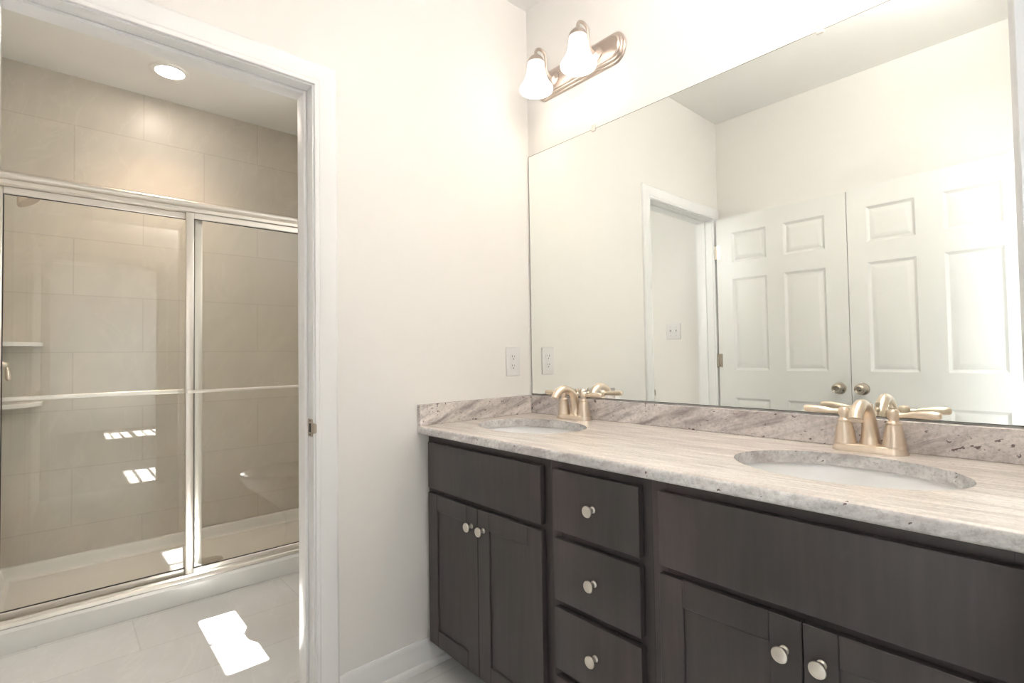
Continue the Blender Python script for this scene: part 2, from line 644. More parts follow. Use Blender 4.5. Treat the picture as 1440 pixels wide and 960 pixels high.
# strike plate with curved lip on the near jamb
mb = MB()
mb.prism(rounded_rect(-0.042, -0.004, 0.866, 0.922, 0.006), 'y', -0.9575, -0.9548)
mb.ring_loft([[(-0.006, -0.9575, z) for z in (0.877, 0.911)] + [(-0.006, -0.9555, z) for z in (0.911, 0.877)],
              [(0.010, -0.9570, z) for z in (0.878, 0.910)] + [(0.010, -0.9550, z) for z in (0.910, 0.878)],
              [(0.017, -0.9520, z) for z in (0.881, 0.907)] + [(0.016, -0.9505, z) for z in (0.907, 0.881)]])
sp_ = mb.build('strike_plate', M['doorknob'], tr1)
mb = MB()
mb.box(-0.030, -0.014, -0.9582, -0.957, 0.880, 0.908)
for z in (0.872, 0.916):
    mb.lathe([(0.003, 0), (0.003, 0.0008)], (-0.022, -0.9575, z), (0, -1, 0), 12)
mb.build('latch_hole', M['slot'], sp_)
# entry doorway in the right wall
mb = MB()
casing(mb, W, -1, -1.603, -0.872, 1.962)
casing(mb, W + 0.11, 1, -1.603, -0.872, 1.962)
tr2 = struct('trim_2', mb, M['trim'])
mb = MB()
jamb_set(mb, W, W + 0.11, -1.607, -0.868, 1.958, 0.018, W + 0.045, W + 0.105)
mb.build('door_jamb', M['trim'], tr2)


def base_profile(t=0.014, h=0.095):
    return [(0, 0), (t, 0), (t, h * 0.66), (t * 0.75, h * 0.74), (t * 0.8, h * 0.80), (t * 0.45, h * 0.93), (t * 0.3, h), (0, h)]


SHOE = [(0.014, 0), (0.030, 0), (0.029, 0.008), (0.025, 0.015), (0.019, 0.019), (0.014, 0.020)]


def baseboard(name, axis, fixed, sgn, a, b):
    mb = MB()
    if axis == 'y':      # runs along y on an x=fixed wall
        mb.prism([(fixed + sgn * t, z) for t, z in base_profile()], 'y', a, b)
        mb.prism([(fixed + sgn * t, z) for t, z in SHOE], 'y', a, b)
    else:
        mb.prism([(fixed + sgn * t, z) for t, z in base_profile()], 'x', a, b)
        mb.prism([(fixed + sgn * t, z) for t, z in SHOE], 'x', a, b)
    return struct(name, mb, M['trim'])


baseboard('baseboard_left', 'y', 0.0, 1, -0.8785, -0.46)
baseboard('baseboard_front', 'x', YF, 1, 0.0, W)
baseboard('baseboard_right', 'y', W, -1, -0.80, -0.60)
baseboard('baseboard_bath', 'x', 0.0, -1, -1.145, -0.12)
baseboard('baseboard_bath_side', 'y', -0.11, -1, -0.87, -0.03)
baseboard('baseboard_bath_front', 'x', YS, 1, -1.145, -0.13)

# ------------------------------------------------------------------ six-panel doors
PANX = [(0.0, 0), ]


def six_panel(mb, w, panels_x, panels_z, z0, z1, t):
    """slab in local (u,z) with front at y=0 (facing +y) and back at y=-t; returns list of faces in mb.bm"""
    bm = mb.bm
    xs = sorted({0.0, w, *[v for p in panels_x for v in p]})
    zs = sorted({z0, z1, *[v for p in panels_z for v in p]})

    def quad(a, b, c, d):
        bm.faces.new([bm.verts.new(p) for p in (a, b, c, d)])
    for side, yf in ((1, 0.0), (-1, -t)):
        for i in range(len(xs) - 1):
            for j in range(len(zs) - 1):
                x0, x1, za, zb = xs[i], xs[i + 1], zs[j], zs[j + 1]
                if (x0, x1) in panels_x and (za, zb) in panels_z:
                    prev = None
                    for ins, dep in ((0, 0), (0.004, 0.0035), (0.013, 0.0095), (0.017, 0.0095), (0.038, 0.0030), (0.042, 0.0025)):
                        y = yf - side * dep
                        ring = [(x0 + ins, y, za + ins), (x1 - ins, y, za + ins), (x1 - ins, y, zb - ins), (x0 + ins, y, zb - ins)]
                        if prev:
                            for k in range(4):
                                l = (k + 1) % 4
                                quad(prev[k], prev[l], ring[l], ring[k])
                        prev = ring
                    quad(*prev)
                else:
                    quad((x0, yf, za), (x1, yf, za), (x1, yf, zb), (x0, yf, zb))
    quad((0, 0, z0), (0, -t, z0), (0, -t, z1), (0, 0, z1))
    quad((w, 0, z0), (w, -t, z0), (w, -t, z1), (w, 0, z1))
    quad((0, 0, z1), (w, 0, z1), (w, -t, z1), (0, -t, z1))
    quad((0, 0, z0), (w, 0, z0), (w, -t, z0), (0, -t, z0))
    bmesh.ops.remove_doubles(bm, verts=bm.verts, dist=1e-5)


def make_door(name, hinge, free, px, zt, knob_u, latch_side):
    """hinge/free are plan points of the front face; front faces the vanity"""
    h, fpt = Vector((*hinge, 0)), Vector((*free, 0))
    w = (fpt - h).length
    # local x from left (small world x) to right
    left = h if h.x < fpt.x else fpt
    right = fpt if h.x < fpt.x else h
    d = (right - left).normalized()
    root = bpy.data.objects.new(name, None)
    COL.objects.link(root)
    root.location = (left.x, left.y, 0)
    root.rotation_euler = (0, 0, math.atan2(d.y, d.x))
    root['kind'] = 'structure'
    t = 0.035

    def put(mb, nm, mat, parent=None):
        bm = mb.bm
        bmesh.ops.recalc_face_normals(bm, faces=bm.faces)
        me = bpy.data.meshes.new(nm)
        bm.to_mesh(me)
        bm.free()
        for p in me.polygons:
            p.use_smooth = True
        me.set_sharp_from_angle(angle=R(12 if nm == 'door_slab' else 32))
        me.materials.append(mat)
        o = bpy.data.objects.new(nm, me)
        COL.objects.link(o)
        o.parent = parent or root
        return o
    mb = MB()
    six_panel(mb, w, px, [(0.24, 0.822), (0.998, 1.582), (1.688, 1.880)], 0.012, zt, t)
    put(mb, 'door_slab', M['door'])
    # knob
    u, z = knob_u, 0.905
    mb = MB()
    mb.lathe([(0.033, 0), (0.033, 0.003), (0.030, 0.008), (0.014, 0.011), (0.011, 0.016), (0.0115, 0.030), (0.018, 0.036),
              (0.0255, 0.044), (0.027, 0.052), (0.024, 0.060), (0.015, 0.0645), (0.011, 0.0635), (0.0105, 0.0650), (0.0, 0.0652)],
             (u, 0, z), (0, 1, 0), 32)
    k = put(mb, 'door_knob', M['doorknob'])
    mb = MB()
    mb.box(u - 0.006, u + 0.006, 0.0648, 0.0705, z - 0.0018, z + 0.0018, 0.0008)
    put(mb, 'privacy_turn', M['doorknob'], k)
    mb = MB()
    mb.lathe([(0.033, 0), (0.033, 0.003), (0.030, 0.008), (0.014, 0.011), (0.011, 0.013), (0.018, 0.018), (0.0255, 0.024), (0.020, 0.030), (0.0, 0.032)],
             (u, -t, z), (0, -1, 0), 24)
    put(mb, 'door_knob', M['doorknob'])
    xe = 0.0 if latch_side < 0 else w
    mb = MB()
    mb.box(xe + latch_side * 0.0015, xe - latch_side * 0.001, -0.030, -0.005, z - 0.028, z + 0.028)
    mb.box(xe, xe + latch_side * 0.003, -0.024, -0.011, z - 0.010, z + 0.010, 0.003)
    put(mb, 'latch', M['doorknob'])
    xh = w if latch_side < 0 else 0.0
    for zz in (0.22, 1.06, 1.765):
        mb = MB()
        mb.lathe([(0.0055, -0.045), (0.0055, 0.045)], (xh - latch_side * 0.005, 0.006, zz), (0, 0, 1), 12)
        mb.box(xh - latch_side * 0.004, xh + latch_side * 0.024, 0.0, 0.002, zz - 0.044, zz + 0.044)
        put(mb, 'hinge', M['doorknob'])
    return root


make_door('door_1', (0.024, -1.688), (0.765, -1.688), [(0.100, 0.314), (0.413, 0.634)], 1.985, 0.686, 1)
make_door('door_2', (1.548, -1.664), (0.7685, -1.686), [(0.090, 0.300), (0.410, 0.622)], 1.995, 0.050, -1)

# ------------------------------------------------------------------ vanity
YB = -0.532      # face-frame front
YD = -0.552      # door and drawer fronts
ZC = 0.864
ZB = 0.834


def slab_front(mb, x0, x1, z0, z1):
    mb.box(x0, x1, YD, YB - 0.0005, z0, z1, 0.0025, 2)


def shaker(mb, x0, x1, z0, z1, s=0.057):
    mb.box(x0, x0 + s, YD, YB - 0.0005, z0, z1, 0.0015, 1)
    mb.box(x1 - s, x1, YD, YB - 0.0005, z0, z1, 0.0015, 1)
    mb.box(x0 + s, x1 - s, YD, YB - 0.0005, z1 - s, z1, 0.0015, 1)
    mb.box(x0 + s, x1 - s, YD, YB - 0.0005, z0, z0 + s, 0.0015, 1)
    mb.box(x0 + s - 0.002, x1 - s + 0.002, YD + 0.006, YD + 0.012, z0 + s - 0.002, z1 - s + 0.002)


def knob(x, z, parent, label=None):
    mb = MB()
    mb.lathe([(0.0085, 0.0), (0.0085, 0.0015), (0.0058, 0.004), (0.0052, 0.010), (0.0062, 0.015), (0.0108, 0.0185), (0.0142, 0.0205),
              (0.0149, 0.0225), (0.0140, 0.0248), (0.0090, 0.0264), (0.0, 0.0270)], (x, YD, z), (0, -1, 0), 32)
    o = mb.build('knob', M['knob'], parent)
    return o


def carcass(root, x0, x1, openings):
    """cabinet body: sides, bottom, back, recessed toe kick and a face frame"""
    mb = MB()
    zt = 0.095
    mb.box(x0, x0 + 0.016, YB + 0.018, -0.012, zt, ZB)
    mb.box(x1 - 0.016, x1, YB + 0.018, -0.012, zt, ZB)
    mb.box(x0 + 0.016, x1 - 0.016, YB + 0.018, -0.012, zt, zt + 0.016)
    mb.box(x0 + 0.016, x1 - 0.016, -0.018, -0.012, zt, ZB)
    mb.build('carcass', M['wood'], root)
    mb = MB()
    mb.box(x0, x1, -0.46, -0.445, 0, zt)
    mb.box(x0, x0 + 0.016, -0.445, -0.012, 0, zt)
    mb.box(x1 - 0.016, x1, -0.445, -0.012, 0, zt)
    mb.build('toe_kick', M['wood'], root)
    mb = MB()
    s = 0.038
    mb.box(x0, x0 + s, YB, YB + 0.018, zt, ZB, 0.0008, 1)
    mb.box(x1 - s, x1, YB, YB + 0.018, zt, ZB, 0.0008, 1)
    for z0, z1 in openings:
        mb.box(x0 + s, x1 - s, YB, YB + 0.018, z0, z1)
    mb.build('face_frame', M['wood'], root)


RAILS = [(0.095, 0.125), (0.612, 0.655), (0.79, ZB)]


def sink_base(x0, x1, f0, f1, label):
    root = thing('vanity_sink_cabinet', (x0, 0, 0), label, 'cabinet', 'dark vanity cabinets')
    carcass(root, x0, x1, RAILS)
    mb = MB()
    slab_front(mb, f0, f1, 0.641, 0.805)
    mb.build('false_front', M['wood_h'], root)
    xm = (f0 + f1) / 2
    for a, b_, kx in ((f0, xm - 0.0012, xm - 0.031), (xm + 0.0012, f1, xm + 0.031)):
        mb = MB()
        shaker(mb, a, b_, 0.093, 0.624)
        d = mb.build('door', M['wood'], root)
        knob(kx, 0.563, d)
    return root


cb1 = sink_base(0.012, 0.6275, 0.024, 0.604, 'dark espresso sink cabinet with two shaker doors against the left wall')
mb = MB()
mb.box(0.001, 0.012, YB, YB + 0.018, 0.095, ZB)
mb.build('filler_strip', M['wood'], cb1)
mb = MB()
mb.lathe([(0.0055, 0), (0.0055, 0.003), (0.003, 0.006), (0, 0.0065)], (0.250, YD + 0.010, 0.0935), (0, 0, -1), 14)
mb.build('bumper', M['plate'], cb1)['label'] = 'small white bumper under the door edge'
cb3 = sink_base(0.9505, 1.586, 0.976, 1.562, 'dark espresso sink cabinet under the right sink with wide false front')
dc = thing('vanity_drawer_cabinet', (0.6275, 0, 0), 'narrow dark espresso cabinet of four knobbed drawers between the two sink cabinets', 'cabinet', 'dark vanity cabinets')
carcass(dc, 0.6275, 0.9505, [(0.095, 0.125), (0.250, 0.280), (0.432, 0.462), (0.612, 0.655), (0.79, ZB)])
for z0, z1 in ((0.641, 0.805), (0.457, 0.621), (0.274, 0.437), (0.093, 0.255)):
    mb = MB()
    slab_front(mb, 0.652, 0.926, z0, z1)
    mb.box(0.680, 0.898, YB + 0.019, -0.10, z0 + 0.02, z1 - 0.03)
    d = mb.build('drawer', M['wood_h'], dc)
    knob(0.789, (z0 + z1) / 2, d)

# countertop: eased front edge, two undermount sink cut-outs
XR = W - 0.002
ct = thing('countertop', (0.0, 0, ZC), 'speckled beige granite countertop with two oval sink cut-outs on the dark cabinets', 'countertop')
nose = [(-0.001, ZB), (-0.573, ZB)]
for i in range(7):
    a = R(-90 - 90 * i / 6)
    nose.append((-0.573 + 0.008 * math.cos(a), ZB + 0.008 + 0.008 * math.sin(a)))
for i in range(7):
    a = R(180 - 90 * i / 6)
    nose.append((-0.571 + 0.010 * math.cos(a), ZC - 0.010 + 0.010 * math.sin(a)))
nose.append((-0.001, ZC))
mb = MB()
mb.prism([(y, z) for y, z in nose], 'x', 0.001, XR)
top = mb.build('slab', M['granite_top'], ct)
SINKS = [(0.302, -0.298), (1.265, -0.298)]
RX, RY = 0.218, 0.164
for sx_, sy_ in SINKS:
    c_ = MB()
    c_.lathe([(1.0, -0.1), (1.0, 0.1)], (sx_, sy_, ZC), (0, 0, 1), 72, RX, RY)
    cut(top, c_)
top.data.materials.append(M['granite_edge'])
for p in top.data.polygons:
    if abs(p.normal.z) < 0.75:
        p.material_index = 1
mb = MB()
mb.box(0.001, XR, -0.021, -0.001, ZC, 0.940, 0.0015, 1)
bs = thing('backsplash', (0.8, -0.001, ZC), 'long granite backsplash strip under the mirror at the back of the countertop', 'backsplash')
mb.build('splash_strip', M['granite_splash'], bs)
mb = MB()
mb.box(0.001, 0.021, -0.580, -0.0215, ZC, 0.940, 0.0015, 1)
bs = thing('side_splash', (0.001, -0.3, ZC), 'short granite splash strip on the countertop against the left wall', 'backsplash')
mb.build('splash_strip', M['granite_side'], bs)


def make_sink(cx, cy, label):
    root = thing('undermount_sink', (cx, cy, ZB), label, 'sink', 'oval sinks')
    mb = MB()
    k = RY / RX
    pr = [(RX + 0.022, -0.0005), (RX + 0.022, -0.012), (RX + 0.006, -0.016), (RX - 0.004, -0.05), (RX * 0.86, -0.105), (RX * 0.60, -0.140), (RX * 0.25, -0.152), (0.024, -0.153)]
    inn = [(0.022, -0.146), (RX * 0.25, -0.144), (RX * 0.58, -0.132), (RX * 0.82, -0.098), (RX * 0.955, -0.05), (RX + 0.002, -0.012), (RX + 0.006, -0.0005)]
    rings = []
    for r, h in pr[::1] + inn:
        rings.append([(cx + r * math.cos(2 * PI * i / 64), cy + (r - RX + RY if r > RX * .97 else r * k) * math.sin(2 * PI * i / 64), ZB + h) for i in range(64)])
    mb.ring_loft(rings + [rings[0]], False, False)
    bmesh.ops.remove_doubles(mb.bm, verts=mb.bm.verts, dist=1e-5)
    mb.build('bowl', M['porcelain'], root)
    mb = MB()
    mb.lathe([(0.0215, -0.006), (0.0235, 0.0), (0.021, 0.003), (0.012, 0.002), (0.0, 0.004)], (cx, cy, ZB - 0.1465), (0, 0, 1), 24)
    mb.build('drain', M['faucet'], root)
    return root


make_sink(*SINKS[0], 'white oval undermount sink in the corner by the left wall')
make_sink(*SINKS[1], 'white oval undermount sink at the right end of the countertop')


def make_faucet(cx, label):
    cy = -0.062
    root = thing('faucet', (cx, cy, ZC), label, 'faucet', 'brushed nickel faucets')
    z = ZC
    # base plate: stadium with a stepped, flared skirt
    mb = MB()

    def stad(hw, r, zz, n=10):
        pts = []
        for s, a0 in ((1, -90), (-1, 90)):
            for i in range(n + 1):
                a = R(a0 + 180 * i / n)
                pts.append((cx + s * hw + r * math.cos(a), cy + r * math.sin(a), zz))
        return pts
    mb.ring_loft([stad(0.051, 0.0285, z), stad(0.051, 0.0285, z + 0.003), stad(0.051, 0.0255, z + 0.010), stad(0.051, 0.0235, z + 0.016), stad(0.051, 0.0215, z + 0.0175)])
    mb.build('base_plate', M['faucet'], root)
    # spout: wide tapered neck arching forward
    path, rad = [], []
    ctrl = [(0, 0.012, 0.015), (0, 0.013, 0.035), (0, 0.010, 0.060), (0, 0.002, 0.083), (0, -0.012, 0.102), (0, -0.032, 0.115), (0, -0.055, 0.119),
            (0, -0.077, 0.114), (0, -0.095, 0.102), (0, -0.105, 0.087)]
    rr = [0.0245, 0.0200, 0.0172, 0.0156, 0.0146, 0.0138, 0.0136, 0.0140, 0.0148, 0.0156]
    n = len(ctrl)

    def cr(p0, p1, p2, p3, t):
        return tuple(0.5 * ((2 * b) + (-a + c) * t + (2 * a - 5 * b + 4 * c - d) * t * t + (-a + 3 * b - 3 * c + d) * t ** 3) for a, b, c, d in zip(p0, p1, p2, p3))
    for i in range(n - 1):
        for s in range(4):
            q = [ctrl[max(i - 1, 0)], ctrl[i], ctrl[i + 1], ctrl[min(i + 2, n - 1)]]
            p = cr(*q, s / 4)
            path.append((cx + p[0], cy + p[1], z + p[2]))
            rad.append(rr[i] + (rr[i + 1] - rr[i]) * s / 4)
    path.append((cx, cy + ctrl[-1][1], z + ctrl[-1][2]))
    rad.append(rr[-1])
    mb = MB()
    mb.tube(path, rad, 22)
    sp = mb.build('spout', M['faucet'], root)
    mb = MB()
    e = Vector(path[-1])
    d = (Vector(path[-1]) - Vector(path[-2])).normalized()
    mb.lathe([(0.0115, -0.002), (0.0115, 0.0012), (0.009, 0.0006), (0, 0.0006)], e, d, 20)
    mb.build('aerator', M['nickel'], sp)
    mb = MB()
    mb.tube([(cx, cy + 0.0245, z + 0.010), (cx, cy + 0.0245, z + 0.092)], 0.0022, 10)
    mb.lathe([(0.0022, 0), (0.0048, 0.003), (0.0052, 0.008), (0.003, 0.012), (0.0045, 0.015), (0.0058, 0.020), (0.0045, 0.025), (0, 0.027)], (cx, cy + 0.0245, z + 0.090), (0, 0, 1), 16)
    mb.build('lift_rod', M['faucet'], root)
    for s in (-1, 1):
        hx = cx + s * 0.051
        mb = MB()
        mb.lathe([(0.0250, 0.016), (0.0252, 0.020), (0.0240, 0.0225), (0.0235, 0.024), (0.0225, 0.034), (0.0195, 0.052), (0.0165, 0.066), (0.0150, 0.070), (0.0160, 0.0715), (0.0160, 0.0745),
                  (0.0125, 0.0765), (0.0105, 0.080), (0.0105, 0.084), (0.0130, 0.088), (0.0145, 0.094), (0.0135, 0.101), (0.0100, 0.106), (0.0060, 0.1075), (0, 0.108)], (hx, cy, z), (0, 0, 1), 28)
        hb = mb.build('handle', M['faucet'], root)
        mb = MB()
        y1 = cy - 0.006
        L = [(0.008, 0.0068, 0.094), (0.020, 0.0060, 0.0945), (0.026, 0.0062, 0.095), (0.040, 0.0080, 0.0965), (0.060, 0.0096, 0.098), (0.075, 0.0098, 0.0985), (0.086, 0.0088, 0.0985), (0.0905, 0.0060, 0.0985), (0.0915, 0.001, 0.0985)]
        mb.tube([(hx + s * u, cy - 0.10 * u, z + h) for u, r_, h in L], [r_ for u, r_, h in L], 18)
        mb.build('lever', M['faucet'], hb)
    return root


make_faucet(0.297, 'two-handled brushed nickel faucet behind the corner sink')
make_faucet(1.262, 'two-handled brushed nickel faucet behind the right-hand sink')

# ------------------------------------------------------------------ mirror
mr = thing('wall_mirror', (0.8, 0, 0.945), 'large frameless wall mirror standing on the granite backsplash', 'mirror')
MX0, MX1, MZ0, MZ1 = 0.006, W - 0.004, 0.944, 1.990
mb = MB()
mb.box(MX0, MX1, -0.0055, -0.0012, MZ0, MZ1)
mb.build('glass_edge', M['mirror_edge'], mr, 0)
mb = MB()
e_ = 0.0022
mb.box(MX0 + e_, MX1 - e_, -0.0060, -0.0056, MZ0 + e_, MZ1 - e_)
mb.build('mirror_glass', M['mirror'], mr, 0)
for cxk in (0.376, 1.167):
    mb = MB()
    mb.box(cxk - 0.009, cxk + 0.009, -0.010, -0.0062, MZ1 - 0.010, MZ1 + 0.014, 0.0015, 1)
    mb.box(cxk - 0.009, cxk + 0.009, -0.0062, -0.0005, MZ1 + 0.001, MZ1 + 0.014)
    mb.lathe([(0.0035, 0), (0.0032, 0.0012), (0, 0.0016)], (cxk, -0.010, MZ1 + 0.008), (0, -1, 0), 12)
    mb.build('clip', M['clip'], mr)


# ------------------------------------------------------------------ vanity lights
def make_vanity_light(cx, label):
    zc = 2.258
    root = thing('vanity_light', (cx, 0, zc), label, 'wall light', 'vanity lights above the mirror')
    mb = MB()

    def pl(hw, r, y, n=14):
        pts = []
        for s, a0 in ((1, -90), (-1, 90)):
            for i in range(n + 1):
                a = R(a0 + 180 * i / n)
                pts.append((cx + s * hw + 0.8 * r * math.cos(a), y, zc + r * math.sin(a)))
        return pts
    hw = 0.182
    mb.ring_loft([pl(hw, 0.060, -0.0008), pl(hw, 0.060, -0.006), pl(hw, 0.0565, -0.010), pl(hw, 0.0525, -0.0105), pl(hw, 0.0515, -0.015), pl(hw, 0.0475, -0.019), pl(hw, 0.0430, -0.0195),
                  pl(hw, 0.0420, -0.024), pl(hw, 0.0375, -0.028), pl(hw, 0.0345, -0.0285)])
    mb.build('back_plate', M['fixture'], root)
    mb = MB()
    for q in (-0.045, 0.045):
        mb = MB()
        mb.lathe([(0.004, 0), (0.004, 0.002), (0.0062, 0.0025), (0.0062, 0.006), (0.003, 0.008), (0, 0.0085)], (cx + q, -0.0285, zc), (0, -1, 0), 14)
        mb.build('screw', M['fixture'], root)
    for s in (-1, 1):
        x = cx + s * 0.111
        y = -0.132
        zt = 2.312          # top of cap
        mb = MB()
        mb.lathe([(0.028, 0), (0.028, 0.004), (0.021, 0.007), (0.016, 0.012), (0.007, 0.016)], (x, -0.0284, zc), (0, -1, 0), 24)
        # arm: out of the plate, up, over in a hook and down into the cap
        pts = [(x, -0.042, zc), (x, -0.060, zc + 0.005), (x, -0.072, zc + 0.017), (x, -0.075, zc + 0.034), (x, -0.0755, zc + 0.055)]
        for i in range(1, 13):
            a = R(180 * i / 12)
            pts.append((x, -0.104 + 0.0285 * math.cos(a), zc + 0.066 + 0.026 * math.sin(a)))
        pts.append((x, y, zc + 0.060))
        pts.append((x, y, zt - 0.004))
        mb.tube(pts, 0.0062, 12)
        mb.build('arm', M['fixture'], root)
        mb = MB()
        mb.lathe([(0.0075, 0.010), (0.010, 0.006), (0.014, 0.001), (0.022, -0.004), (0.030, -0.013), (0.0345, -0.024), (0.0350, -0.030), (0.033, -0.030), (0.028, -0.016), (0.0, -0.010)], (x, y, zt), (0, 0, 1), 30, cap0=False, cap1=False)
        mb.build('shade_cap', M['fixture'], root)
        mb = MB()
        outer = [(0.0305, -0.020), (0.0325, -0.032), (0.0345, -0.050), (0.0375, -0.070), (0.0430, -0.092), (0.0520, -0.113), (0.0620, -0.128), (0.0665, -0.137), (0.0670, -0.143), (0.0645, -0.149)]
        outer = [(r, -0.020 + (h + 0.020) * 0.95) for r, h in outer]
        inner = [(r - 0.003, h + 0.0005) for r, h in reversed(outer)]
        prof = outer + inner
        rings = [[(x + r * math.cos(2 * PI * i / 40), y + r * math.sin(2 * PI * i / 40), zt + h) for i in range(40)] for r, h in prof]
        mb.ring_loft(rings + [rings[0]], False, False)
        bmesh.ops.remove_doubles(mb.bm, verts=mb.bm.verts, dist=1e-5)
        mb.build('glass_shade', M['shade'], root)
        mb = MB()
        mb.lathe([(0.0, -0.118), (0.010, -0.116), (0.018, -0.109), (0.0215, -0.098), (0.020, -0.086), (0.014, -0.072), (0.011, -0.050), (0.011, -0.028)], (x, y, zt), (0, 0, 1), 20)
        mb.build('bulb', M['bulb'], root)
    return root


M['fixture'] = metal('fixture_brushed_nickel', (0.56, 0.48, 0.43), 0.3)
make_vanity_light(0.302, 'two-shade brushed nickel vanity light above the mirror over the corner sink')
make_vanity_light(1.265, 'two-shade brushed nickel vanity light on the wall over the right sink')

# added bowl lamp out of view, replaces bounced flash; open top lights the ceiling
CLX, CLY = 1.40, -0.62
cl = thing('added_bowl_light', (CLX, CLY, H), 'added white glass bowl light out of view, brightening the ceiling above the vanity', 'added light')
mb = MB()
mb.lathe([(0.070, 0), (0.070, -0.012), (0.055, -0.022), (0.012, -0.026), (0.008, -0.034), (0.008, -0.330), (0.016, -0.336), (0.0, -0.346)], (CLX, CLY, H), (0, 0, 1), 32)
mb.build('stem', M['fixture'], cl)
mb = MB()
bo = [(0.012, -0.325), (0.070, -0.320), (0.125, -0.300), (0.165, -0.265), (0.180, -0.230)]
bi = [(r - 0.004, h + 0.004) for r, h in reversed(bo)]
mb.lathe(bo + bi, (CLX, CLY, H), (0, 0, 1), 44, cap0=False, cap1=False)
mb.build('glass_bowl', M['fill_bowl'], cl)
for k in range(3):
    a = R(20 + 120 * k)
    mb = MB()
    q = (CLX + 0.075 * math.cos(a), CLY + 0.075 * math.sin(a), H - 0.12)
    mb.lathe([(0.0, -0.172), (0.022, -0.160), (0.028, -0.140), (0.022, -0.118), (0.012, -0.102), (0.0, -0.098)], q, (0, 0, 1), 18)
    mb.build('bulb', M['fill_bulb'], cl)

# ------------------------------------------------------------------ outlet and switch
oy, oz = -0.112, 1.087
ol = thing('wall_outlet', (0, oy, oz), 'white duplex outlet plate on the cream wall left of the mirror', 'outlet')
mb = MB()
mb.box(0.0003, 0.0055, oy - 0.0385, oy + 0.0385, oz - 0.060, oz + 0.060, 0.003, 3)
mb.build('cover_plate', M['plate'], ol)
for s in (-1, 1):
    zc = oz + s * 0.0195
    mb = MB()
    pts = []
    for i in range(28):
        a = 2 * PI * i / 28
        pts.append((oy + 0.0172 * math.cos(a), zc + max(-0.0142, min(0.0142, 0.0172 * math.sin(a)))))
    mb.prism(pts, 'x', 0.0050, 0.0068)
    rc = mb.build('receptacle', M['plate'], ol)
    mb = MB()
    mb.box(0.0066, 0.0071, oy - 0.0070, oy - 0.0050, zc - 0.001, zc + 0.008)
    mb.box(0.0066, 0.0071, oy + 0.0050, oy + 0.0068, zc - 0.000, zc + 0.007)
    mb.lathe([(0.0026, 0), (0.0026, 0.0005)], (0.0066, oy, zc - 0.0075), (1, 0, 0), 14)
    mb.build('slot', M['slot'], rc)
mb = MB()
mb.lathe([(0.003, 0), (0.0028, 0.001), (0, 0.0012)], (0.0055, oy, oz), (1, 0, 0), 14)
mb.build('screw', M['plate'], ol)

sx_, sz_ = -0.363, 1.270
sw = thing('light_switch', (sx_, YS, sz_), 'white double toggle switch plate seen in the mirror through the doorway', 'light switch')
mb = MB()
mb.box(sx_ - 0.058, sx_ + 0.058, YS + 0.0003, YS + 0.0055, sz_ - 0.058, sz_ + 0.058, 0.003, 3)
mb.build('cover_plate', M['plate'], sw)
for s in (-1, 1):
    mb = MB()
    mb.box(sx_ + s * 0.023 - 0.006, sx_ + s * 0.023 + 0.006, YS + 0.005, YS + 0.008, sz_ - 0.012, sz_ + 0.012)
    mb.box(sx_ + s * 0.023 - 0.004, sx_ + s * 0.023 + 0.004, YS + 0.006, YS + 0.019, sz_ - 0.001, sz_ + 0.010, 0.001, 1)
    mb.build('toggle', M['plate'], sw)
for s in (-1, 1):
    for t in (-1, 1):
        mb = MB()
        mb.lathe([(0.003, 0), (0.0028, 0.001), (0, 0.0012)], (sx_ + s * 0.023, YS + 0.0055, sz_ + t * 0.030), (0, 1, 0), 12)
        mb.build('screw', M['nickel'], sw)

# ------------------------------------------------------------------ shower
XC = -1.150         # front face of the curb
Y0, Y1 = YS + 0.001, -0.253
pan = thing('shower_pan', (-1.55, -1.0, 0), 'white acrylic shower pan with raised curb on the tile floor', 'shower pan')
mb = MB()
# curb profile extruded along y
mb.prism([(XC, 0.001), (XC - 0.002, 0.080), (XC - 0.010, 0.092), (XC - 0.018, 0.095), (XC - 0.096, 0.095), (XC - 0.104, 0.091), (XC - 0.112, 0.070), (XC - 0.122, 0.046), (XC - 0.14, 0.040), (XC - 0.14, 0.001)], 'y', Y0, Y1)
mb.build('curb', M['acrylic'], pan)
mb = MB()
xb = -1.9495
rings = []


def rr(x0, x1, y0, y1, r, z):
    return [(p[0], p[1], z) for p in rounded_rect(x0, x1, y0, y1, r, 6)]


xa = XC - 0.1395
mb.ring_loft([rr(xb, xa, Y0 + 0.011, Y1, 0.004, 0.001), rr(xb, xa, Y0 + 0.011, Y1, 0.004, 0.036), rr(xb + 0.03, xa - 0.002, Y0 + 0.05, Y1 - 0.05, 0.03, 0.040), rr(-1.58, -1.52, -0.96, -0.90, 0.02, 0.033)])
mb.build('pan_floor', M['acrylic'], pan)
mb = MB()
# upstand along the three walls
up = [(0.0, 0.0361), (0.050, 0.0405), (0.034, 0.048), (0.026, 0.062), (0.022, 0.095), (0.017, 0.103), (0.010, 0.1055), (0.0, 0.1055)]
for zz in (0,):
    mb.prism([(xb + t, z) for t, z in up], 'y', Y0 + 0.011, Y1)
    mb.prism([(Y0 + 0.011 + t, z) for t, z in up], 'x', xb, xa)
    mb.prism([(Y1 - t, z) for t, z in up], 'x', xb, xa)
mb.build('upstand', M['acrylic'], pan)
mb = MB()
mb.lathe([(0.055, 0), (0.055, 0.003), (0.05, 0.004), (0, 0.0045)], (-1.55, -0.93, 0.033), (0, 0, 1), 28)
mb.build('drain', M['frame'], pan)

